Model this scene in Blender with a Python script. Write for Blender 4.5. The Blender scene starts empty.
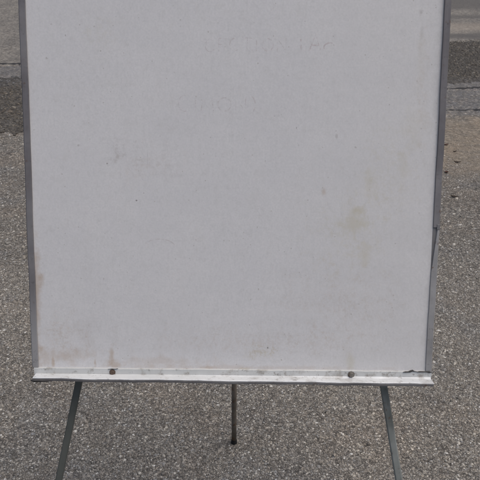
import bpy, bmesh, math, random
import numpy as np
from mathutils import Vector, Matrix

random.seed(11)
rng = np.random.default_rng(11)
R = math.radians
scene = bpy.context.scene
col = scene.collection

# ---------------------------------------------------------------- camera
cam = bpy.data.cameras.new("camera")
cam.sensor_width = 36.0
cam.lens = 36.0 * 650 / 480
cam.clip_start = 0.02
cam.clip_end = 2000
cam_ob = bpy.data.objects.new("camera", cam)
col.objects.link(cam_ob)
cam_ob.matrix_world = (Matrix.Translation((0, 0, 1.5)) @ Matrix.Rotation(R(90 - 26.2), 4, 'X')
                       @ Matrix.Rotation(R(0.55), 4, 'Z'))
scene.camera = cam_ob
cam.dof.use_dof = True
cam.dof.focus_distance = 1.2
cam.dof.aperture_fstop = 30.0

# ---------------------------------------------------------------- sky, sun, exposure
SUN_EL, SUN_AZ = 70.0, 115.0          # a bright veiled sky: very soft sun, high up
world = bpy.data.worlds.new("World")
scene.world = world
world.use_nodes = True
wn = world.node_tree.nodes
wl = world.node_tree.links
wn.clear()
sky = wn.new("ShaderNodeTexSky")
sky.sky_type = 'NISHITA'
sky.sun_disc = False
sky.sun_elevation = R(SUN_EL)
sky.sun_rotation = R(SUN_AZ)
sky.air_density = 1.0
sky.dust_density = 4.0
sky.ozone_density = 1.0
bg = wn.new("ShaderNodeBackground")
bg.inputs["Strength"].default_value = 0.10
wo = wn.new("ShaderNodeOutputWorld")
wl.new(sky.outputs[0], bg.inputs[0])
wl.new(bg.outputs[0], wo.inputs[0])

sun = bpy.data.lights.new("sun", 'SUN')
sun.energy = 1.4
sun.angle = R(50)
sun.color = (1.0, 0.95, 0.88)
sun_ob = bpy.data.objects.new("sun", sun)
col.objects.link(sun_ob)
sdir = Vector((math.sin(R(SUN_AZ)) * math.cos(R(SUN_EL)), math.cos(R(SUN_AZ)) * math.cos(R(SUN_EL)), math.sin(R(SUN_EL))))
sun_ob.rotation_euler = sdir.to_track_quat('Z', 'Y').to_euler()
sun_ob.location = (0, 0, 6)

scene.view_settings.view_transform = 'Standard'
scene.view_settings.look = 'None'
scene.view_settings.gamma = 1
scene.view_settings.use_curve_mapping = False
scene.view_settings.exposure = 0.19


# ---------------------------------------------------------------- node helpers
class Mat:
    def __init__(self, name, rough=0.6, metal=0.0, spec=0.5):
        self.m = bpy.data.materials.new(name)
        self.m.use_nodes = True
        self.nt = self.m.node_tree
        self.n = self.nt.nodes
        self.l = self.nt.links
        self.b = self.n["Principled BSDF"]
        self.b.inputs["Roughness"].default_value = rough
        self.b.inputs["Metallic"].default_value = metal
        self.b.inputs["Specular IOR Level"].default_value = spec
        self._co = None

    def co(self):
        if self._co is None:
            self._co = self.n.new("ShaderNodeTexCoord")
        return self._co.outputs["Object"]

    def put(self, sock, v):
        if isinstance(v, bpy.types.NodeSocket):
            self.l.new(v, sock)
        elif isinstance(v, (tuple, list)) and len(v) == 3 and sock.type == 'RGBA':
            sock.default_value = (*v, 1)
        else:
            sock.default_value = v

    def mapping(self, scale=(1, 1, 1), loc=(0, 0, 0), rot=(0, 0, 0), src=None):
        k = self.n.new("ShaderNodeMapping")
        self.l.new(src or self.co(), k.inputs[0])
        k.inputs["Scale"].default_value = scale
        k.inputs["Location"].default_value = loc
        k.inputs["Rotation"].default_value = rot
        return k.outputs[0]

    def noise(self, scale, detail=3, rough=0.55, vec=None, dist=0.0, color=False):
        k = self.n.new("ShaderNodeTexNoise")
        self.l.new(vec or self.co(), k.inputs["Vector"])
        k.inputs["Scale"].default_value = scale
        k.inputs["Detail"].default_value = detail
        k.inputs["Roughness"].default_value = rough
        k.inputs["Distortion"].default_value = dist
        return k.outputs["Color" if color else "Fac"]

    def voronoi(self, scale, feature='F1', vec=None, rand=1.0):
        k = self.n.new("ShaderNodeTexVoronoi")
        k.feature = feature
        self.l.new(vec or self.co(), k.inputs["Vector"])
        k.inputs["Scale"].default_value = scale
        k.inputs["Randomness"].default_value = rand
        return k

    def math(self, op, a, b=0.0, c=None, clamp=False):
        k = self.n.new("ShaderNodeMath")
        k.operation = op
        k.use_clamp = clamp
        self.put(k.inputs[0], a)
        self.put(k.inputs[1], b)
        if c is not None:
            self.put(k.inputs[2], c)
        return k.outputs[0]

    def step(self, v, a, b, lo=0.0, hi=1.0):
        k = self.n.new("ShaderNodeMapRange")
        k.interpolation_type = 'SMOOTHSTEP'
        self.put(k.inputs["Value"], v)
        self.put(k.inputs["From Min"], a)
        self.put(k.inputs["From Max"], b)
        self.put(k.inputs["To Min"], lo)
        self.put(k.inputs["To Max"], hi)
        return k.outputs["Result"]

    def mix(self, f, a, b, mode='MIX'):
        k = self.n.new("ShaderNodeMix")
        k.data_type = 'RGBA'
        k.blend_type = mode
        self.put(k.inputs[0], f)
        self.put(k.inputs[6], a)
        self.put(k.inputs[7], b)
        return k.outputs[2]

    def ramp(self, f, stops, const=False):
        k = self.n.new("ShaderNodeValToRGB")
        cr = k.color_ramp
        if const:
            cr.interpolation = 'CONSTANT'
        while len(cr.elements) < len(stops):
            cr.elements.new(0.5)
        for e, (p, c) in zip(cr.elements, stops):
            e.position = p
            e.color = (*c, 1)
        self.l.new(f, k.inputs[0])
        return k.outputs[0]

    def xyz(self, vec=None):
        k = self.n.new("ShaderNodeSeparateXYZ")
        self.l.new(vec or self.co(), k.inputs[0])
        return k.outputs

    def bump(self, h, strength=0.3, dist=0.002, prev=None):
        k = self.n.new("ShaderNodeBump")
        k.inputs["Strength"].default_value = strength
        k.inputs["Distance"].default_value = dist
        self.l.new(h, k.inputs["Height"])
        if prev:
            self.l.new(prev, k.inputs["Normal"])
        return k.outputs[0]

    def out(self, color=None, rough=None, normal=None):
        if color is not None:
            self.put(self.b.inputs["Base Color"], color)
        if rough is not None:
            self.put(self.b.inputs["Roughness"], rough)
        if normal is not None:
            self.l.new(normal, self.b.inputs["Normal"])
        return self.m


# ---------------------------------------------------------------- ground materials
STONES = [(0.00, (0.084, 0.079, 0.074)), (0.14, (0.138, 0.127, 0.116)), (0.36, (0.204, 0.187, 0.169)),
          (0.58, (0.252, 0.233, 0.211)), (0.72, (0.306, 0.274, 0.238)), (0.80, (0.240, 0.242, 0.247)),
          (0.90, (0.384, 0.360, 0.324)), (0.97, (0.504, 0.480, 0.438)), (1.0, (0.620, 0.620, 0.620))]


def wear_tint(M, c, grain=None):
    """Dust, oil and dirt that belong to the paving, by place (metres on the ground)."""
    x, y, z = M.xyz()
    big = M.noise(0.9, 4, 0.6)
    mid = M.noise(4.0, 4, 0.6)
    c = M.mix(M.step(big, 0.42, 0.62, 0, 0.30), c, (0.78, 0.78, 0.80), 'MULTIPLY')
    c = M.mix(M.step(mid, 0.45, 0.68, 0, 0.38), c, (0.75, 0.73, 0.72), 'MULTIPLY')
    # sandy dust that has settled to the right of the board, about four to six metres out
    wob = M.math('MULTIPLY_ADD', M.noise(1.7, 4, 0.6), 1.3, M.math('SUBTRACT', y, 0.65))
    d1 = M.step(wob, 3.75, 4.6)
    d2 = M.step(wob, 5.75, 5.35)
    d3 = M.step(x, 0.35, 1.0)
    dust = M.math('MULTIPLY', M.math('MULTIPLY', d1, d2), d3)
    c = M.mix(M.math('MULTIPLY', dust, M.step(M.noise(14, 5, 0.7), 0.35, 0.65, 0.85, 0.4)), c, M.mix(mid, (0.205, 0.172, 0.136), (0.320, 0.272, 0.218)))
    # two strips of bluish older patching beside the gravel strip, broken at the edges
    wv = M.math('MULTIPLY', M.math('SUBTRACT', M.noise(2.6, 6, 0.7), 0.5), 0.55)
    yy = M.math('ADD', y, wv)
    ln = M.math('MULTIPLY_ADD', x, 0.30, 6.10)
    pr = M.math('MULTIPLY', M.step(yy, 5.42, 5.66), M.math('MULTIPLY', M.step(x, 0.2, 1.0), M.step(M.math('SUBTRACT', yy, ln), 0.25, 0.05)))
    pl = M.math('MULTIPLY', M.step(yy, 6.3, 6.5), M.step(x, 0.0, -0.6))
    p = M.math('MAXIMUM', pr, pl)
    c = M.mix(M.math('MULTIPLY', p, M.step(M.noise(22, 5, 0.75), 0.36, 0.6, 0.72, 0.15)), c, M.mix(mid, (0.124, 0.127, 0.142), (0.196, 0.200, 0.220)))
    c = M.mix(M.step(M.noise(3.1, 3, 0.55, vec=M.mapping((1, 1, 1), loc=(3.3, 1.7, 0))), 0.48, 0.66, 0, 0.42), c, (1.12, 1.05, 0.99), 'MULTIPLY')
    c = M.mix(M.step(M.noise(4.3, 3, 0.55, vec=M.mapping((1, 1, 1), loc=(7.1, 4.2, 0))), 0.50, 0.68, 0, 0.55), c, (0.93, 0.97, 1.04), 'MULTIPLY')
    cl = M.noise(38, 4, 0.7)
    c = M.mix(M.step(cl, 0.40, 0.62, 0.0, 0.5), c, (0.62, 0.60, 0.58), 'MULTIPLY')
    if grain:      # keep the grit showing through dust and patching
        c = M.mix(0.5, c, grain, 'MULTIPLY')
    c = M.mix(1.0, c, (1.22, 1.20, 1.13), 'MULTIPLY')
    return c


def stone_color(M, f, dull=0.0):
    c = M.ramp(f, STONES)
    return c


def make_asphalt():
    M = Mat("asphalt", rough=0.85, spec=0.3)
    v = M.voronoi(150.0)
    vs = M.n.new("ShaderNodeSeparateColor")
    M.l.new(v.outputs["Color"], vs.inputs[0])
    c = stone_color(M, vs.outputs[0])
    e = M.voronoi(150.0, 'DISTANCE_TO_EDGE').outputs["Distance"]
    c = M.mix(M.step(e, 0.02, 0.12, 0.75, 0.0), c, (0.055, 0.052, 0.050))
    c = M.mix(M.step(M.noise(260, 2), 0.35, 0.7, 0, 0.35), c, (0.10, 0.095, 0.09))
    v2 = M.voronoi(52.0)
    s2 = M.n.new("ShaderNodeSeparateColor")
    M.l.new(v2.outputs["Color"], s2.inputs[0])
    g2 = M.ramp(s2.outputs[0], [(0, (0.5, 0.49, 0.48)), (0.5, (1.0, 1.0, 1.0)), (0.9, (1.35, 1.33, 1.30)), (1, (2.0, 1.95, 1.88))])
    far = M.step(M.xyz()[1], 3.6, 5.4, 0.16, 0.75)
    c = M.mix(far, c, g2, 'MULTIPLY')
    c = wear_tint(M, c, M.mix(far, (1, 1, 1), g2))
    h = M.math('ADD', M.step(e, 0.0, 0.3), M.math('MULTIPLY', vs.outputs[1], 0.8))
    n = M.bump(h, 0.8, 0.004)
    n = M.bump(M.noise(6, 4), 0.3, 0.02, n)
    return M.out(c, None, n)


def make_stone(name, darken=(1, 1, 1), fac=0.0):
    M = Mat(name, rough=0.72, spec=0.35)
    g = M.n.new("ShaderNodeNewGeometry")
    c = stone_color(M, g.outputs["Random Per Island"])
    c = M.mix(M.step(M.noise(420, 2), 0.35, 0.7, 0, 0.4), c, (0.11, 0.105, 0.10))
    if fac:
        c = M.mix(fac, c, darken, 'MULTIPLY')
    c = wear_tint(M, c)
    return M.out(c)


def make_paving(name, ca, cb, streak=0.5, grain=0.5, scale=70.0, rough=0.85, streaky=False):
    M = Mat(name, rough=rough, spec=0.3)
    v = M.voronoi(scale)
    vs = M.n.new("ShaderNodeSeparateColor")
    M.l.new(v.outputs["Color"], vs.inputs[0])
    s = M.noise(1.0, 5, 0.65, vec=M.mapping((2.0, 0.8, 1), rot=(0, 0, R(4))))
    c = M.mix(M.step(s, 0.36, 0.64, 0, streak), ca, cb)
    c = M.mix(M.step(M.noise(9, 5, 0.65), 0.4, 0.7, 0, 0.45), c, (0.72, 0.70, 0.69), 'MULTIPLY')
    sp = M.noise(16, 5, 0.8, vec=M.mapping((1.6, 0.55, 1)))
    c = M.mix(M.step(sp, 0.40, 0.62, 0, 0.75), c, (0.60, 0.58, 0.56), 'MULTIPLY')
    g = M.ramp(vs.outputs[0], [(0, (0.45, 0.45, 0.45)), (0.5, (0.95, 0.95, 0.95)), (1, (1.65, 1.62, 1.56))])
    c = M.mix(grain, c, M.mix(1.0, c, g, 'MULTIPLY'))
    if streaky:      # old tyre dirt and oil drawn out across the lot, mostly to the right
        x, y, z = M.xyz()
        yw = M.math('ADD', y, M.math('MULTIPLY', M.math('SUBTRACT', M.noise(1.1, 5, 0.65), 0.5), 0.9))
        rt = M.step(x, 0.5, 2.5)

        def line(y0, y1, soft, a):
            return M.math('MULTIPLY', M.math('MULTIPLY', M.step(yw, y0 - soft, y0 + soft), M.step(yw, y1 + soft, y1 - soft)), a)
        f = M.math('MAXIMUM', line(9.7, 10.15, 0.15, 0.8), line(11.8, 12.25, 0.2, 0.7))
        f = M.math('MULTIPLY', M.math('MAXIMUM', f, line(13.2, 40.0, 0.5, 0.75)), rt)
        f = M.math('MAXIMUM', f, line(10.95, 11.15, 0.15, 0.35))
        c = M.mix(f, c, M.mix(sp, (0.060, 0.056, 0.052), (0.12, 0.11, 0.10)))
        c = M.mix(M.math('MULTIPLY', line(10.3, 11.3, 0.3, 0.35), rt), c, (0.34, 0.285, 0.225))
    n = M.bump(M.math('ADD', vs.outputs[1], M.noise(30, 4)), 0.7, 0.006)
    return M.out(c, None, n)


asphalt = make_asphalt()
stone_mat = make_stone("asphalt_aggregate")
dark_stone = make_stone("dark_gravel", (0.47, 0.45, 0.42), 1.0)
dark_base = make_paving("dark_gravel_bed", (0.070, 0.064, 0.056), (0.105, 0.095, 0.082), 0.8, 0.9, 60)
pale_pave = make_paving("weathered_pale_paving", (0.240, 0.222, 0.194), (0.175, 0.163, 0.146), 0.9, 0.8, 48, streaky=True)
tar = make_paving("tar_seam", (0.030, 0.029, 0.029), (0.05, 0.048, 0.046), 0.5, 0.4, 60)


# ---------------------------------------------------------------- mesh helpers
def link(name, me, mat, parent=None):
    o = bpy.data.objects.new(name, me)
    col.objects.link(o)
    if mat:
        me.materials.append(mat)
    if parent:
        o.parent = parent
    return o


def from_bm(name, bm, mat, parent=None, smooth=False, bevel=0.0):
    bmesh.ops.remove_doubles(bm, verts=bm.verts, dist=1e-6)
    if bevel:
        bmesh.ops.bevel(bm, geom=[e for e in bm.edges], offset=bevel, segments=2, affect='EDGES', profile=0.6)
    bmesh.ops.recalc_face_normals(bm, faces=bm.faces)
    me = bpy.data.meshes.new(name)
    bm.to_mesh(me)
    bm.free()
    if smooth:
        for p in me.polygons:
            p.use_smooth = True
    return link(name, me, mat, parent)


def structure(o, label=None):
    o["kind"] = "structure"
    if label:
        o["label"] = label
    return o


def tag(o, label, cat, group=None):
    o["label"] = label
    o["category"] = cat
    if group:
        o["group"] = group
    return o


def wob(x, seed, amp):
    return amp * (math.sin(x * 1.7 + seed) + 0.6 * math.sin(x * 4.3 + 2.1 * seed) + 0.4 * math.sin(x * 11.1 + 3.7 * seed)
                  + 0.25 * math.sin(x * 27.0 + 1.3 * seed))


def band(name, lo, hi, z, mat, x0=-14.0, x1=14.0, step=0.06, a_lo=0.05, a_hi=0.05, seed=1.0):
    """A strip of paving across the view between two ragged lines y = f(x)."""
    n = int((x1 - x0) / step)
    rnd = random.Random(int(seed * 10))
    vs, fs = [], []
    for i in range(n + 1):
        x = x0 + (x1 - x0) * i / n
        ya = lo(x) + 0.6 * wob(x, seed, a_lo) + rnd.gauss(0, a_lo * 0.55)
        yb = hi(x) + 0.6 * wob(x, seed + 5.0, a_hi) + rnd.gauss(0, a_hi * 0.55)
        yb = max(ya, yb)
        vs += [(x, ya, z), (x, yb, z)]
        if i:
            k = 2 * i
            fs.append((k - 2, k, k + 1, k - 1))
    for side in (0, 1):                       # the edges go down into the ground: a layer with thickness
        b0 = len(vs)
        for i in range(n + 1):
            p = vs[2 * i + side]
            vs.append((p[0], p[1] + (-0.012 if side == 0 else 0.012), -0.002))
            if i:
                fs.append((2 * i - 2 + side, b0 + i - 1, b0 + i, 2 * i + side))
    me = bpy.data.meshes.new(name)
    me.from_pydata(vs, [], fs)
    return structure(link(name, me, mat))


def seg(*pts):
    xs = [p[0] for p in pts]
    ys = [p[1] for p in pts]
    return lambda x: float(np.interp(x, xs, ys))


# ---------------------------------------------------------------- ground and paving
bm = bmesh.new()
S = 900.0
vv = [bm.verts.new(p) for p in ((-S, -S, 0), (S, -S, 0), (S, S, 0), (-S, S, 0))]
bm.faces.new(vv)
structure(from_bm("ground", bm, asphalt))

dark_lo = seg((-14, 4.6), (-1.8, 4.90), (-0.5, 5.4), (1.9, 6.75), (2.6, 6.95), (14, 8.0))
dark_hi = seg((-14, 6.4), (-2.5, 6.75), (0.0, 7.7), (3.0, 9.35), (3.5, 9.5), (14, 11.0))
band("gravel_strip", dark_lo, dark_hi, 0.004, dark_base, step=0.03, a_lo=0.045, a_hi=0.05, seed=1.0)
far_lo = seg((-14, 7.2), (-2.6, 7.50), (0.0, 8.0), (3.0, 9.45), (3.4, 9.55), (14, 11.0))
band("weathered_pavement", far_lo, lambda x: 60.0, 0.006, pale_pave, x0=-60, x1=60, step=0.05, a_lo=0.05, a_hi=0.0, seed=4.0)
sl = seg((-14, 7.1), (-2.6, 7.50), (-0.2, 7.75))
sr = seg((1.0, 6.15), (2.6, 6.66), (14, 8.0))
sr2 = seg((1.0, 5.60), (2.2, 5.72), (14, 6.4))
band("tar_seam", lambda x: sl(x) - 0.005, lambda x: sl(x) + 0.075, 0.0075, tar, x0=-14, x1=-0.3, step=0.03, a_lo=0.03, a_hi=0.03, seed=5.0)
band("tar_seam", lambda x: sr(x), lambda x: sr(x) + 0.018, 0.0018, tar, x0=1.0, x1=14, step=0.03, a_lo=0.025, a_hi=0.03, seed=6.0)
band("tar_seam", lambda x: sr2(x), lambda x: sr2(x) + 0.010, 0.0018, tar, x0=1.0, x1=14, step=0.03, a_lo=0.03, a_hi=0.025, seed=6.5)

# ---------------------------------------------------------------- stones set in the asphalt (real, each an island)
t = (1 + 5 ** 0.5) / 2
ICO = np.array([(-1, t, 0), (1, t, 0), (-1, -t, 0), (1, -t, 0), (0, -1, t), (0, 1, t), (0, -1, -t), (0, 1, -t),
                (t, 0, -1), (t, 0, 1), (-t, 0, -1), (-t, 0, 1)], dtype=np.float32)
ICO /= np.linalg.norm(ICO[0])
ICF = np.array([(0, 11, 5), (0, 5, 1), (0, 1, 7), (0, 7, 10), (0, 10, 11), (1, 5, 9), (5, 11, 4), (11, 10, 2), (10, 7, 6),
                (7, 1, 8), (3, 9, 4), (3, 4, 2), (3, 2, 6), (3, 6, 8), (3, 8, 9), (4, 9, 5), (2, 4, 11), (6, 2, 10),
                (8, 6, 7), (9, 8, 1)], dtype=np.int32)


def stones(name, xy, r, z, flat, mat, label):
    n = len(xy)
    v = ICO[None] * (1 + rng.uniform(-0.28, 0.28, (n, 12, 1)))
    a = rng.uniform(0, 2 * np.pi, n)
    b = rng.normal(0, 0.9, n)
    ca, sa, cb, sb = np.cos(a)[:, None], np.sin(a)[:, None], np.cos(b)[:, None], np.sin(b)[:, None]
    x, y, zz = v[..., 0], v[..., 1] * cb - v[..., 2] * sb, v[..., 1] * sb + v[..., 2] * cb
    asp = rng.uniform(0.65, 1.0, n)[:, None]
    y = y * asp
    X, Y = x * ca - y * sa, x * sa + y * ca
    P = np.stack([X * r[:, None] + xy[:, :1], Y * r[:, None] + xy[:, 1:], zz * (r * flat)[:, None] + z[:, None]], -1)
    F = (ICF[None] + (np.arange(n) * 12)[:, None, None]).reshape(-1)
    me = bpy.data.meshes.new(name)
    me.vertices.add(n * 12)
    me.vertices.foreach_set("co", P.astype(np.float32).reshape(-1))
    me.loops.add(len(F))
    me.loops.foreach_set("vertex_index", F.astype(np.int32))
    nf = n * 20
    me.polygons.add(nf)
    me.polygons.foreach_set("loop_start", np.arange(nf, dtype=np.int32) * 3)
    me.update(calc_edges=True)
    me.shade_flat()
    o = link(name, me, mat)
    o["kind"] = "stuff"
    o["label"] = label
    return o


def scatter(y0, y1, pitch, k=0.47, m=0.30):
    out = []
    ys = np.arange(y0, y1, pitch)
    for y in ys:
        w = k * y + m
        xs = np.arange(-w, w, pitch)
        p = np.stack([xs, np.full(len(xs), y)], -1) + rng.uniform(-0.5, 0.5, (len(xs), 2)) * pitch
        out.append(p)
    return np.concatenate(out)


p = scatter(1.3, 2.75, 0.0058)
r = np.clip(rng.lognormal(math.log(0.0029), 0.33, len(p)), 0.0014, 0.0075)
stones("asphalt_aggregate", p, r, rng.normal(-0.0003, 0.0005, len(p)), 0.55, stone_mat,
       "grey and brown stones set in the worn asphalt around the easel")
p = scatter(2.75, 4.9, 0.0135)
r = np.clip(rng.lognormal(math.log(0.0042), 0.35, len(p)), 0.0025, 0.012)
stones("asphalt_aggregate", p, r, rng.normal(0, 0.0006, len(p)), 0.5, stone_mat,
       "stones set in the worn asphalt farther behind the easel")
p = scatter(4.6, 9.6, 0.028, 0.44, 0.3)
lo = np.array([dark_lo(x) for x in p[:, 0]])
hi = np.array([dark_hi(x) for x in p[:, 0]])
off = rng.normal(0, 0.07, len(p))
p = p[(p[:, 1] > lo + 0.0 + off) & (p[:, 1] < hi + off)]
r = np.clip(rng.lognormal(math.log(0.0082), 0.4, len(p)), 0.004, 0.022)
stones("gravel", p, r, np.full(len(p), 0.005), 0.6, dark_stone, "dark loose gravel lying in a strip across the lot")
# a few pale pebbles lying loose on top
p = np.stack([rng.uniform(-1.6, 1.9, 240), rng.uniform(1.3, 5.2, 240)], -1)
r = rng.uniform(0.003, 0.0075, 240)
stones("loose_pebbles", p, r, r * 0.5 + 0.001, 0.8, stone_mat, "small loose pebbles scattered over the asphalt")

# ---------------------------------------------------------------- easel materials
HALF, RAIL, BH = 0.350, 0.0112, 1.0
IN = HALF - RAIL


def make_board():
    M = Mat("worn_white_enamel", rough=0.55, spec=0.3)
    x, y, z = M.xyz()
    nz = M.noise(38, 4, 0.65)
    nb = M.noise(9, 4, 0.6)
    nf = M.noise(330, 3, 0.6)
    c = M.mix(M.step(nb, 0.35, 0.68), (0.640, 0.628, 0.626), (0.664, 0.650, 0.644))
    c = M.mix(M.step(nf, 0.3, 0.7, 0, 0.34), c, (0.50, 0.50, 0.51))
    nm = M.noise(150, 4, 0.75, vec=M.mapping((1, 1, 0.7)))
    c = M.mix(M.step(nm, 0.46, 0.66, 0, 0.22), c, (0.49, 0.485, 0.48))
    c = M.mix(M.step(M.noise(42, 5, 0.75), 0.50, 0.66, 0, 0.16), c, (0.52, 0.505, 0.48))
    c = M.mix(M.math('MULTIPLY', M.step(x, 0.02, 0.34), 0.16), c, (0.62, 0.59, 0.545))
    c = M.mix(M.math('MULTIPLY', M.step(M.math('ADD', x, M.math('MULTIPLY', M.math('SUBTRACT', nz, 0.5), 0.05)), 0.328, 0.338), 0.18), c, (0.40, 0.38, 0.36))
    c = M.mix(M.math('MULTIPLY', M.step(M.noise(1.0, 4, 0.6, vec=M.mapping((30, 1, 6))), 0.52, 0.68), 0.04), c, (0.50, 0.485, 0.465))
    c = M.mix(M.step(M.noise(90, 3, 0.7), 0.56, 0.70, 0, 0.28), c, (0.50, 0.49, 0.48))

    speck = M.step(M.noise(115, 4, 0.8), 0.44, 0.62, 0.12, 1.25)

    def blob(c, u, v, ru, rv, s, colr, soft=0.55, brk=0.9):
        dx = M.math('DIVIDE', M.math('SUBTRACT', x, u), ru)
        dz = M.math('DIVIDE', M.math('SUBTRACT', z, v), rv)
        d = M.math('SQRT', M.math('ADD', M.math('MULTIPLY', dx, dx), M.math('MULTIPLY', dz, dz)))
        d = M.math('ADD', d, M.math('MULTIPLY', M.math('SUBTRACT', nz, 0.5), 2.6 * brk))
        f = M.step(d, 1.0, 1.0 - soft, 0, s)
        if brk > 1.1:      # broken, speckled staining
            f = M.math('MULTIPLY', f, speck)
        return M.mix(f, c, colr)
    yel, rust, grey = (0.50, 0.455, 0.33), (0.42, 0.315, 0.225), (0.38, 0.36, 0.35)
    for b in ((0.205, 0.262, 0.030, 0.030, 0.42, yel, 0.9), (0.218, 0.282, 0.016, 0.012, 0.40, yel, 0.8),
              (0.152, 0.312, 0.006, 0.013, 0.40, rust, 0.8), (0.226, 0.325, 0.020, 0.040, 0.28, yel, 0.9),
              (0.225, 0.205, 0.016, 0.030, 0.30, yel, 0.9), (0.285, 0.35, 0.012, 0.05, 0.16, yel, 0.9),
              (0.305, 0.52, 0.010, 0.09, 0.08, yel, 0.9), (0.30, 0.42, 0.03, 0.05, 0.14, yel, 0.9),
              (0.302, 0.604, 0.006, 0.008, 0.55, grey, 0.7), (0.171, 0.405, 0.003, 0.005, 0.5, grey, 0.7),
              (0.305, 0.575, 0.005, 0.018, 0.22, grey, 0.9), (-0.18, 0.375, 0.035, 0.024, 0.32, grey, 1.0, 1.5), (-0.105, 0.345, 0.030, 0.030, 0.20, grey, 1.0, 1.5),
              (-0.15, 0.355, 0.060, 0.040, 0.10, rust, 1.0, 1.3), (0.20, 0.24, 0.09, 0.09, 0.20, yel, 1.0, 1.3), (0.19, 0.12, 0.14, 0.08, 0.14, rust, 1.0, 1.2),
              (0.26, 0.35, 0.06, 0.12, 0.16, yel, 1.0, 1.2), (0.05, 0.028, 0.04, 0.02, 0.34, yel, 1.0, 1.2), (0.05, 0.05, 0.30, 0.035, 0.16, rust, 1.0, 1.2),
              (-0.22, 0.56, 0.05, 0.05, 0.12, yel, 1.0, 1.2), (0.31, 0.48, 0.020, 0.16, 0.12, rust, 1.0, 1.4), (-0.30, 0.06, 0.06, 0.05, 0.22, rust, 1.0, 1.3),
              (-0.25, 0.075, 0.055, 0.04, 0.12, grey, 1.0), (-0.30, 0.02, 0.10, 0.018, 0.38, rust, 1.0),
              (-0.12, 0.012, 0.12, 0.012, 0.24, rust, 1.0),
              (-0.1635, 0.2945, 0.0024, 0.0020, 0.75, (0.16, 0.14, 0.13), 0.8, 0.3), (-0.1510, 0.307, 0.0013, 0.0013, 0.6, (0.2, 0.18, 0.17), 0.8, 0.3),
              (-0.2120, 0.3560, 0.0020, 0.0018, 0.65, (0.2, 0.18, 0.17), 0.8, 0.3), (0.0620, 0.0390, 0.0019, 0.0022, 0.75, (0.13, 0.12, 0.11), 0.8, 0.3),
              (0.104, 0.418, 0.0015, 0.0026, 0.5, (0.2, 0.18, 0.17), 0.8, 0.3), (-0.276, 0.563, 0.0016, 0.0022, 0.5, (0.2, 0.18, 0.17), 0.8, 0.3),
              (-0.337, 0.13, 0.012, 0.12, 0.55, rust, 1.0), (-0.328, 0.155, 0.008, 0.02, 0.45, rust, 0.9),
              (-0.313, 0.010, 0.005, 0.016, 0.60, rust, 0.8), (-0.240, 0.010, 0.004, 0.014, 0.60, rust, 0.8),
              (-0.210, 0.022, 0.007, 0.022, 0.50, rust, 0.8), (-0.20, 0.006, 0.02, 0.010, 0.40, rust, 0.9),
              (0.022, -0.001, 0.015, 0.006, 0.50, yel, 0.8), (-0.04, 0.002, 0.02, 0.004, 0.30, rust, 0.8),
              (0.21, 0.015, 0.012, 0.02, 0.35, yel, 0.9), (0.0, 0.003, 0.33, 0.006, 0.25, rust, 1.0)):
        c = blob(c, *b)
    # scuffs: thin slanted scratches low on the left
    sc = M.noise(1.0, 3, 0.6, vec=M.mapping((260, 1, 26), rot=(0, R(38), 0)))
    sc2 = M.noise(1.0, 3, 0.6, vec=M.mapping((300, 1, 20), rot=(0, R(-52), 0)))
    rx = M.math('DIVIDE', M.math('ADD', x, 0.23), 0.11)
    rz = M.math('DIVIDE', M.math('SUBTRACT', z, 0.085), 0.075)
    rd = M.math('ADD', M.math('MULTIPLY', rx, rx), M.math('MULTIPLY', rz, rz))
    rx2 = M.math('DIVIDE', M.math('ADD', x, 0.14), 0.085)
    rz2 = M.math('DIVIDE', M.math('SUBTRACT', z, 0.345), 0.06)
    rd2 = M.math('ADD', M.math('MULTIPLY', rx2, rx2), M.math('MULTIPLY', rz2, rz2))
    reg = M.math('MAXIMUM', M.step(M.noise(5.0, 2), 0.55, 0.70, 0, 0.6), M.math('MAXIMUM', M.step(rd, 1.0, 0.3), M.step(rd2, 1.0, 0.3, 0, 0.8)))
    c = M.mix(M.math('MULTIPLY', M.step(sc, 0.66, 0.74, 0, 0.40), reg), c, (0.36, 0.35, 0.345))
    c = M.mix(M.math('MULTIPLY', M.step(sc2, 0.68, 0.76, 0, 0.40), reg), c, (0.38, 0.36, 0.35))
    # specks of dirt
    for s, th, cc, a in ((24, 0.055, (0.30, 0.275, 0.25), 0.45), (46, 0.09, (0.34, 0.31, 0.28), 0.5), (85, 0.17, (0.38, 0.355, 0.33), 0.5)):
        v = M.voronoi(s, vec=M.mapping((1, 1, 1), loc=(s * .37, 0.5 / s, s * .11)))
        sep = M.n.new("ShaderNodeSeparateColor")
        M.l.new(v.outputs["Color"], sep.inputs[0])
        on = M.step(sep.outputs[0], 0.62, 0.72)
        rr = M.math('MULTIPLY', sep.outputs[1], th)
        d = M.math('SUBTRACT', M.math('ADD', v.outputs["Distance"], M.math('MULTIPLY', M.math('SUBTRACT', nm, 0.5), 0.26)), rr)
        c = M.mix(M.math('MULTIPLY', M.step(d, 0.02, -0.02), M.math('MULTIPLY', on, a)), c, cc)
    n = M.bump(M.noise(240, 3, 0.6), 0.10, 0.001)
    n = M.bump(M.noise(7, 3), 0.15, 0.01, n)
    return M.out(c, M.step(nz, 0.3, 0.7, 0.45, 0.65), n)


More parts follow.
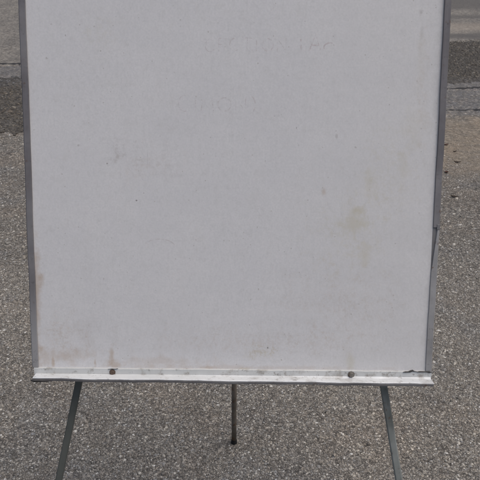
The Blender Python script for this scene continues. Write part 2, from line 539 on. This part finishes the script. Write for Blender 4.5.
def make_alu(name, dark, light, rough=0.5, metal=0.35, rusty=0.0, lowlight=None, grimy=0.0):
    M = Mat(name, rough=rough, metal=metal, spec=0.4)
    x, y, z = M.xyz()
    s = M.noise(1.0, 4, 0.6, vec=M.mapping((150, 150, 9)))
    b = M.noise(11, 4, 0.6)
    c = M.mix(M.step(b, 0.35, 0.7), dark, light)
    c = M.mix(M.step(s, 0.4, 0.75, 0, 0.35), c, light)
    if lowlight:
        zz = M.math('ADD', z, M.math('MULTIPLY', M.math('SUBTRACT', b, 0.5), 0.10))
        c = M.mix(M.step(zz, lowlight[0], lowlight[1], 0, lowlight[2]), c, lowlight[3])
    c = M.mix(M.step(M.noise(120, 4, 0.7), 0.58, 0.72, 0, 0.4), c, (0.07, 0.065, 0.062))
    if grimy:
        c = M.mix(M.step(M.noise(30, 5, 0.75), 0.50, 0.66, 0, grimy), c, (0.24, 0.205, 0.165))
        c = M.mix(M.step(M.noise(75, 5, 0.75), 0.60, 0.68, 0, grimy), c, (0.11, 0.085, 0.065))
    if rusty:
        c = M.mix(M.step(M.noise(55, 5, 0.7), 0.62 - rusty, 0.78 - rusty), c,
                  M.mix(M.noise(200, 2), (0.085, 0.040, 0.018), (0.16, 0.085, 0.045)))
    n = M.bump(s, 0.15, 0.001)
    n = M.bump(M.noise(90, 3), 0.2, 0.001, n)
    return M.out(c, M.step(M.noise(45, 3), 0.3, 0.7, rough - 0.12, rough + 0.15), n)


board_mat = make_board()
rail_mat = make_alu("dull_aluminium", (0.148, 0.138, 0.142), (0.225, 0.215, 0.217), 0.6, 0.25, 0.02, (0.16, 0.05, 0.75, (0.36, 0.352, 0.35)))
rail_light = make_alu("sheen_toned_aluminium", (0.27, 0.262, 0.258), (0.37, 0.362, 0.358), 0.6, 0.25, 0.03)  # lower right rail: brighter reflection put into a paler base colour
strip_mat = make_alu("pale_aluminium", (0.50, 0.505, 0.49), (0.58, 0.58, 0.565), 0.55, 0.15, 0.0, None, 0.5)
tray_mat = make_alu("bare_aluminium", (0.60, 0.61, 0.61), (0.68, 0.69, 0.69), 0.55, 0.10, 0.0, None, 0.35)
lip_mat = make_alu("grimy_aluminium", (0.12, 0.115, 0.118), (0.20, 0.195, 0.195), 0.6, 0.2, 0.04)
leg_dark = make_alu("dark_painted_steel", (0.062, 0.066, 0.060), (0.092, 0.097, 0.088), 0.5, 0.0, 0.0)
leg_grey = make_alu("worn_grey_steel", (0.125, 0.133, 0.120), (0.260, 0.272, 0.255), 0.55, 0.05, 0.03)
leg_rust = make_alu("rusty_steel", (0.115, 0.096, 0.076), (0.205, 0.170, 0.135), 0.75, 0.1, 0.10)
rubber = make_alu("black_rubber", (0.010, 0.010, 0.010), (0.022, 0.021, 0.020), 0.8, 0.0)
rust_mat = make_alu("rust", (0.050, 0.032, 0.024), (0.12, 0.085, 0.065), 0.85, 0.0)
bolt_mat = make_alu("dirty_bolt", (0.16, 0.145, 0.125), (0.30, 0.285, 0.26), 0.6, 0.3, 0.06)
grime_mat = make_alu("black_grime", (0.018, 0.017, 0.018), (0.05, 0.047, 0.046), 0.7, 0.0)
back_mat = make_alu("hardboard_back", (0.10, 0.07, 0.045), (0.15, 0.105, 0.07), 0.8, 0.0)

# ---------------------------------------------------------------- the easel
LEAN = R(18)
easel = bpy.data.objects.new("whiteboard_easel", None)
col.objects.link(easel)
easel.location = (-0.0119, 0.9229, 0.0)
tag(easel, "worn stained whiteboard on a three-legged metal easel standing on the asphalt", "whiteboard easel")
BZ = 0.7936                              # height of the board's lower edge


def on_board(o):
    """Parts in the board's own plane: x across, z up the board, -y towards the viewer."""
    o.location = (0, 0, BZ)
    o.rotation_euler = (-LEAN, 0, 0)
    return o


def board_pt(u, w, v):
    return Vector((u, w * math.cos(LEAN) + v * math.sin(LEAN), BZ + v * math.cos(LEAN) - w * math.sin(LEAN)))


def sweep(profile, stations, jit=0.0, closed=True, seed=0.0):
    """profile: [(x, y)], stations: z values; small bends along the length."""
    bm = bmesh.new()
    rows = []
    for z in stations:
        dx = wob(z * 9, seed, jit)
        dy = wob(z * 7, seed + 3, jit)
        rows.append([bm.verts.new((px + dx, py + dy, z)) for px, py in profile])
    n = len(profile)
    for a, b in zip(rows, rows[1:]):
        for i in range(n if closed else n - 1):
            j = (i + 1) % n
            bm.faces.new((a[i], a[j], b[j], b[i]))
    if closed:
        bm.faces.new(rows[0])
        bm.faces.new(rows[-1])
    return bm


def box(bm, x0, x1, y0, y1, z0, z1):
    v = [bm.verts.new(p) for p in ((x0, y0, z0), (x1, y0, z0), (x1, y1, z0), (x0, y1, z0), (x0, y0, z1), (x1, y0, z1), (x1, y1, z1), (x0, y1, z1))]
    for f in ((0, 3, 2, 1), (4, 5, 6, 7), (0, 1, 5, 4), (1, 2, 6, 5), (2, 3, 7, 6), (3, 0, 4, 7)):
        bm.faces.new([v[i] for i in f])


# writing surface: one slightly wavy sheet with thickness
bm = bmesh.new()
NX, NZ = 28, 40
grid = []
for j in range(NZ + 1):
    row = []
    for i in range(NX + 1):
        u = -0.345 + 0.690 * i / NX
        v = -0.006 + (BH + 0.0) * j / NZ
        row.append(bm.verts.new((u, 0.0006 * math.sin(u * 11 + 1) * math.sin(v * 8 + 0.4), v)))
    grid.append(row)
for j in range(NZ):
    for i in range(NX):
        bm.faces.new((grid[j][i], grid[j][i + 1], grid[j + 1][i + 1], grid[j + 1][i]))
ext = bmesh.ops.extrude_face_region(bm, geom=bm.faces[:])
for g in ext["geom"]:
    if isinstance(g, bmesh.types.BMVert):
        g.co.y = 0.008
on_board(from_bm("writing_board", bm, board_mat, easel))
bm = bmesh.new()
box(bm, -0.336, 0.336, 0.0085, 0.011, 0.004, BH - 0.01)
on_board(from_bm("back_panel", bm, back_mat, easel))


def rail_profile(s, lip=RAIL, twist=0.0):
    # C channel: front lip over the board edge, outer wall, back lip
    o, i = s * HALF, s * (HALF - lip)
    c = s * 0.0016
    return [(i, -0.0022), (i + c * 0.4, -0.0034), (o - c, -0.0034 + twist), (o, -0.0018 + twist), (o, 0.0150), (o - c, 0.0165),
            (i + s * 0.002, 0.0165), (i + s * 0.002, 0.0146), (o - s * 0.0022, 0.0146), (o - s * 0.0022, -0.0004 + twist), (i, -0.0008)]


st = lambda a, b, n: [a + (b - a) * k / n for k in range(n + 1)]
on_board(from_bm("side_rail", sweep(rail_profile(-1), st(0.0008, BH, 44), 0.00035, seed=1.0), rail_mat, easel))
upper = on_board(from_bm("side_rail", sweep(rail_profile(1), st(0.2540, BH, 34), 0.00035, seed=2.0), rail_mat, easel))
# the lower length of the right rail is sprung: its outer edge stands back and its brighter reflection is painted as paler metal
lowr = sweep(rail_profile(1), st(0.0008, 0.2520, 20), 0.0003, seed=4.0)
for v in lowr.verts:
    if v.co.y < 0.001 and v.co.x < HALF - 0.004:       # the lip has lifted off the board at its upper end
        k = max(0.0, (v.co.z - 0.176) / 0.076)
        v.co.x += 0.0072 * k ** 0.9
lower = on_board(from_bm("side_rail", lowr, rail_light, easel))
lower["label"] = "lower length of the right rail, its reflection painted as paler metal"
bm = bmesh.new()
box(bm, HALF - 0.0050, HALF + 0.0005, -0.0042, 0.010, 0.2500, 0.2590)
on_board(from_bm("rail_clip", bm, lip_mat, easel, bevel=0.0008))
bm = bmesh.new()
box(bm, IN + 0.0004, HALF - 0.0026, -0.0011, -0.0004, 0.165, 0.262)  # dark strip added as the shade in the gap behind the lifted lip
on_board(from_bm("rail_gap_shade", bm, lip_mat, easel))
bm = bmesh.new()      # top rail, above the photograph
box(bm, -HALF - 0.002, HALF + 0.002, -0.0045, 0.0175, BH, BH + 0.016)
on_board(from_bm("top_rail", bm, rail_mat, easel, bevel=0.0015))

# bottom rail: a face strip, a ledge that sticks out to hold pens, a lip folded down
NS = 60


def across(name, prof, mat, ends=(-HALF, HALF), jit=0.0003, seed=0.0, flare=0.0):
    bm = bmesh.new()
    rows = []
    for k in range(NS + 1):
        u = ends[0] + (ends[1] - ends[0]) * k / NS
        dy = wob(u * 14, seed, jit)
        dz = wob(u * 17, seed + 2, jit) - flare * u / 0.7 + flare * 0.3
        rows.append([bm.verts.new((u, py + dy * w, pz + dz * w)) for py, pz, w in prof])
    n = len(prof)
    for a, b in zip(rows, rows[1:]):
        for i in range(n):
            j = (i + 1) % n
            bm.faces.new((a[i], a[j], b[j], b[i]))
    bm.faces.new(rows[0])
    bm.faces.new(rows[-1])
    return on_board(from_bm(name, bm, mat, easel))


across("bottom_rail", [(-0.0040, -0.0006, 1), (-0.0034, 0.0002, 1), (0.0168, 0.0002, 0), (0.0168, -0.0150, 0), (-0.0040, -0.0118, 1)],
       strip_mat, (-HALF + 0.004, HALF - 0.001), 0.00025, 1.0)
tray = across("pen_tray", [(-0.0042, -0.0098, 0), (-0.0075, -0.0117, 1), (-0.0250, -0.0124, 1), (-0.0260, -0.0132, 1), (-0.0252, -0.0144, 1), (-0.0042, -0.0136, 0)],
              tray_mat, (-HALF + 0.0080, HALF - 0.0025), 0.00038, 3.0, 0.0034)
lip = across("front_lip", [(-0.0253, -0.0145, 1), (-0.0268, -0.0150, 1), (-0.0262, -0.0182, 1), (-0.0248, -0.0182, 1)],
             lip_mat, (-HALF + 0.0088, HALF - 0.0030), 0.00038, 3.0, 0.0034)

# tray bolts
for u, m, s in ((-0.209, rust_mat, 1.12), (0.2085, bolt_mat, 1.28)):
    bm = bmesh.new()
    bmesh.ops.create_cone(bm, cap_ends=True, segments=6, radius1=0.0042 * s, radius2=0.0030 * s, depth=0.004,
                          matrix=Matrix.Translation((u, -0.006, -0.0068)) @ Matrix.Rotation(R(90), 4, 'X') @ Matrix.Rotation(R(17 + 40 * u), 4, 'Z'))
    bmesh.ops.create_cone(bm, cap_ends=True, segments=9, radius1=0.0050 * s, radius2=0.0046 * s, depth=0.0012,
                          matrix=Matrix.Translation((u, -0.0046, -0.0066)) @ Matrix.Rotation(R(90), 4, 'X'))
    bo = on_board(from_bm("tray_bolt", bm, m, easel))
    bo["label"] = "dark rusted bolt on the left of the tray" if u < 0 else "dirty grey bolt on the right of the tray"


def smear(name, pts, y, mat, parent, seed):
    """A lumpy low residue following a line of (u, v, half-width)."""
    bm = bmesh.new()
    rows = []
    for k, (u, v, h) in enumerate(pts):
        d = 0.0007 * math.sin(k * 2.3 + seed)
        rows.append([bm.verts.new((u, y, v - h)), bm.verts.new((u + d, y - 0.0012 - 0.3 * h, v)), bm.verts.new((u, y, v + h * 0.9)), bm.verts.new((u, y + 0.001, v))])
    for a, b in zip(rows, rows[1:]):
        for i in range(4):
            bm.faces.new((a[i], a[(i + 1) % 4], b[(i + 1) % 4], b[i]))
    bm.faces.new(rows[0])
    bm.faces.new(rows[-1])
    return on_board(from_bm(name, bm, mat, parent))


smear("rust_stain", [(-0.2135, -0.0105, 0.0004), (-0.2115, -0.0102, 0.0017), (-0.208, -0.0100, 0.0022), (-0.205, -0.0104, 0.0015), (-0.202, -0.0108, 0.0003)], -0.0044, grime_mat, easel, 3.0)
smear("rust_stain", [(-0.216, -0.0006, 0.0002), (-0.210, -0.0002, 0.0006), (-0.204, -0.0004, 0.0004), (-0.199, 0.0004, 0.0002)], -0.0042, grime_mat, easel, 4.0)
smear("rust_stain", [(0.204, -0.0110, 0.0003), (0.207, -0.0108, 0.0011), (0.211, -0.0110, 0.0010), (0.214, -0.0114, 0.0003)], -0.0044, lip_mat, easel, 5.0)
smear("tar_residue", [(0.299, -0.0010, 0.0004), (0.303, -0.0008, 0.0013), (0.308, -0.0006, 0.0012), (0.3115, 0.0004, 0.0022), (0.3155, 0.0018, 0.0018), (0.319, 0.0006, 0.0005),
                      (0.324, -0.0004, 0.0007), (0.328, -0.0002, 0.0014), (0.334, 0.0, 0.0010), (0.340, -0.0002, 0.0011), (0.345, -0.0006, 0.0018), (0.349, -0.0002, 0.0005)],
      -0.0044, grime_mat, easel, 1.0)
end_lump = smear("black_end_lump", [(-0.3450, -0.0142, 0.0014), (-0.340, -0.0144, 0.0028), (-0.330, -0.0146, 0.0027), (-0.322, -0.0150, 0.0020), (-0.314, -0.0152, 0.0012), (-0.308, -0.0154, 0.0003)],
            -0.0270, grime_mat, easel, 2.0)
end_lump["label"] = "black lump at the left end of the tray"  # low black lump over the tray's left end

# faint ghost of wiped handwriting: broken strokes, flat marks in the enamel
GM = Mat("wiped_marker", rough=0.5, spec=0.3)


def ghost_mat(name, colr, keep):
    M = Mat(name, rough=0.5, spec=0.3)
    f = M.step(M.noise(140, 3, 0.6), 0.40, 0.62, 0.0, keep)
    tr = M.n.new("ShaderNodeBsdfTransparent")
    mx = M.n.new("ShaderNodeMixShader")
    M.put(M.b.inputs["Base Color"], colr)
    M.l.new(f, mx.inputs[0])
    M.l.new(tr.outputs[0], mx.inputs[1])
    M.l.new(M.b.outputs[0], mx.inputs[2])
    M.l.new(mx.outputs[0], M.n["Material Output"].inputs[0])
    return M.m


ghost_grey = ghost_mat("wiped_grey_marker", (0.54, 0.41, 0.40), 0.17)
ghost_red = ghost_mat("wiped_red_marker", (0.55, 0.39, 0.39), 0.22)


def strokes(name, lines, mat, w=0.0012):
    bm = bmesh.new()
    for ln in lines:
        pts = [Vector((u, 0, v + 0.008)) for u, v in ln]
        prev = None
        for k, pt in enumerate(pts):
            d = (pts[min(k + 1, len(pts) - 1)] - pts[max(k - 1, 0)]).normalized()
            nrm = Vector((-d.z, 0, d.x)) * w
            yb = 0.0006 * math.sin(pt.x * 11 + 1) * math.sin(pt.z * 8 + 0.4) - 0.00015
            cur = [bm.verts.new((pt.x + nrm.x, yb, pt.z + nrm.z)), bm.verts.new((pt.x - nrm.x, yb, pt.z - nrm.z))]
            if prev:
                bm.faces.new((prev[0], cur[0], cur[1], prev[1]))
            prev = cur
    return on_board(from_bm(name, bm, mat, easel))


def arc(cu, cv, ru, rv, a0, a1, n=10):
    return [(cu + ru * math.cos(R(a0 + (a1 - a0) * k / n)), cv + rv * math.sin(R(a0 + (a1 - a0) * k / n))) for k in range(n + 1)]


# upper line (about y 45 in the photo's board): barely legible marks
strokes("ghost_writing", [
    arc(-0.040, 0.541, 0.008, 0.010, 60, 330), [(-0.026, 0.553), (-0.026, 0.532)], [(-0.026, 0.553), (-0.013, 0.552)], [(-0.026, 0.543), (-0.015, 0.543)],
    arc(0.000, 0.543, 0.008, 0.010, 50, 310), [(0.013, 0.554), (0.029, 0.553)], [(0.021, 0.554), (0.021, 0.533)],
    [(0.036, 0.553), (0.036, 0.533)], arc(0.054, 0.543, 0.009, 0.010, 0, 360, 14), [(0.070, 0.533), (0.070, 0.553), (0.084, 0.533), (0.084, 0.553)],
], ghost_grey, 0.0008)
strokes("ghost_writing", [
    [(0.108, 0.553), (0.109, 0.534)], [(0.122, 0.534), (0.132, 0.560), (0.141, 0.534)], [(0.126, 0.543), (0.138, 0.543)],
    arc(0.155, 0.540, 0.009, 0.007, 200, 20),
], ghost_red, 0.0011)
strokes("ghost_writing", [
    arc(-0.082, 0.448, 0.010, 0.013, 70, 290), [(-0.064, 0.456), (-0.064, 0.436)], [(-0.055, 0.436), (-0.051, 0.457), (-0.044, 0.441), (-0.037, 0.457), (-0.034, 0.436)],
    arc(-0.016, 0.447, 0.011, 0.011, 0, 360, 14), [(0.003, 0.436), (0.003, 0.457), (0.019, 0.436), (0.019, 0.457)], arc(0.026, 0.447, 0.009, 0.014, -70, 70),
], ghost_grey, 0.0009)
strokes("ghost_writing", [arc(-0.125, 0.205, 0.028, 0.016, 150, 20), ], ghost_grey, 0.0008)


# legs: square-ish tube for the front pair, a thin round bar behind
def tube(name, a, b, w, d, mat, round_n=0, bow=0.0, bevel=0.0012):
    bm = bmesh.new()
    a, b = Vector(a), Vector(b)
    ax = (b - a).normalized()
    side = ax.cross(Vector((0, 1, 0))).normalized()
    dep = side.cross(ax).normalized()
    prof = []
    if round_n:
        prof = [(math.cos(2 * math.pi * k / round_n) * w / 2, math.sin(2 * math.pi * k / round_n) * d / 2) for k in range(round_n)]
    else:
        q = 0.0018
        W, D = w / 2, d / 2
        prof = [(-W + q, -D), (W - q, -D), (W, -D + q), (W, D - q), (W - q, D), (-W + q, D), (-W, D - q), (-W, -D + q)]
    rows = []
    N = 18
    for k in range(N + 1):
        f = k / N
        c = a.lerp(b, f) + side * (bow * math.sin(math.pi * f))
        rows.append([bm.verts.new(c + side * px + dep * py) for px, py in prof])
    n = len(prof)
    for p0, p1 in zip(rows, rows[1:]):
        for i in range(n):
            bm.faces.new((p0[i], p0[(i + 1) % n], p1[(i + 1) % n], p1[i]))
    bm.faces.new(rows[0])
    bm.faces.new(rows[-1])
    o = from_bm(name, bm, mat, easel, smooth=bool(round_n))
    return o


def foot(leg, p, ax, r, h):
    bm = bmesh.new()
    m = Matrix.Translation(p) @ Vector(ax).normalized().to_track_quat('Z', 'Y').to_matrix().to_4x4()
    bmesh.ops.create_cone(bm, cap_ends=True, segments=16, radius1=r * 1.15, radius2=r * 0.95, depth=h, matrix=m)
    o = from_bm("rubber_foot", bm, rubber, leg)
    return o


W_LEG = 0.026       # behind the board and its back panel
for s, top, m, w in ((-1, 0.2744, leg_dark, 0.0122), (1, 0.2713, leg_grey, 0.0128)):
    k = 0.222 if s < 0 else 0.198
    vf = -0.822
    ub = top + k * (-0.03 - vf)
    foot_p = board_pt(s * ub, W_LEG, vf)
    vt = 0.98
    head_p = board_pt(s * (top - k * (vt + 0.03)), W_LEG, vt)
    lg = tube("leg", foot_p, head_p, w, 0.012, m, bow=0.0)
    lg["label"] = "dark painted front leg on the left" if s < 0 else "worn grey front leg on the right"
    foot(lg, (foot_p.x, foot_p.y, 0.012), head_p - foot_p, 0.011, 0.026)
rear_foot = Vector((-0.0010, 0.655, 0.010))
head = board_pt(-0.002, 0.05, 0.985)
rl = tube("leg", rear_foot, head, 0.0155, 0.0155, leg_rust, round_n=14)
rl["label"] = "thin rusty rear leg"
foot(rl, (rear_foot.x, rear_foot.y, 0.009), head - rear_foot, 0.0088, 0.020)
bm = bmesh.new()
box(bm, -0.125, 0.125, 0.034, 0.066, 0.960, 1.000)
on_board(from_bm("hinge_bracket", bm, leg_dark, easel, bevel=0.002))
bm = bmesh.new()      # cross bar that ties the front legs behind the board
box(bm, -0.232, 0.232, 0.0325, 0.0365, 0.200, 0.222)
on_board(from_bm("cross_bar", bm, leg_dark, easel))


# ---------------------------------------------------------------- small litter to the right of the board
def leaf_mesh(name, L, Wd, curl, seed, z0):
    rnd = random.Random(seed)
    bm = bmesh.new()
    N, Mm = 7, 4
    rows = []
    for i in range(N + 1):
        f = i / N
        hw = Wd * (math.sin(math.pi * (0.04 + 0.94 * f)) ** 0.8) * (1 + rnd.uniform(-0.15, 0.15))
        row = []
        for j in range(-Mm // 2, Mm // 2 + 1):
            g = j / (Mm / 2)
            row.append(bm.verts.new(((f - 0.5) * L, g * hw, z0 + curl * (g * g) + curl * 0.8 * (2 * f - 1) ** 2 + rnd.uniform(0, 0.0012))))
        rows.append(row)
    for a, b in zip(rows, rows[1:]):
        for j in range(Mm):
            bm.faces.new((a[j], b[j], b[j + 1], a[j + 1]))
    ext = bmesh.ops.extrude_face_region(bm, geom=bm.faces[:])
    for g in ext["geom"]:
        if isinstance(g, bmesh.types.BMVert):
            g.co.z += 0.0007
    return bm


leaf_dark = make_alu("dead_leaf", (0.040, 0.028, 0.020), (0.075, 0.052, 0.036), 0.85, 0.0)
leaf_red = make_alu("dead_red_leaf", (0.075, 0.034, 0.024), (0.12, 0.060, 0.042), 0.85, 0.0)
LG = "dead leaves on the asphalt right of the board"
for i, (x, y, L, Wd, rz, m, lab) in enumerate((
        (1.535, 4.690, 0.050, 0.014, 8, leaf_red, "dead reddish leaf farthest out on the sandy asphalt, close to the right rail"),
        (1.505, 4.300, 0.065, 0.012, -12, leaf_dark, "longest dark curled dead leaf lying on the sandy patch right of the board"),
        (1.555, 4.530, 0.045, 0.007, 20, leaf_dark, "thin dark leaf lying farther right beyond the longest dead leaf"),
        (1.372, 4.095, 0.036, 0.018, 50, leaf_red, "stubby dead leaf beside the right rail at the near end of the sandy patch"),
        (1.300, 3.665, 0.060, 0.013, -20, leaf_dark, "dark dead leaf nearest the board, on bare grey asphalt"))):
    o = from_bm("dead_leaf", leaf_mesh("dead_leaf", L, Wd, 0.006, i + 3, 0.0035), m)
    o.location = (x, y, 0.0)
    o.rotation_euler = (0, 0, R(rz))
    o.scale = (0.72, 0.72, 0.72)
    tag(o, lab, "leaf", LG)
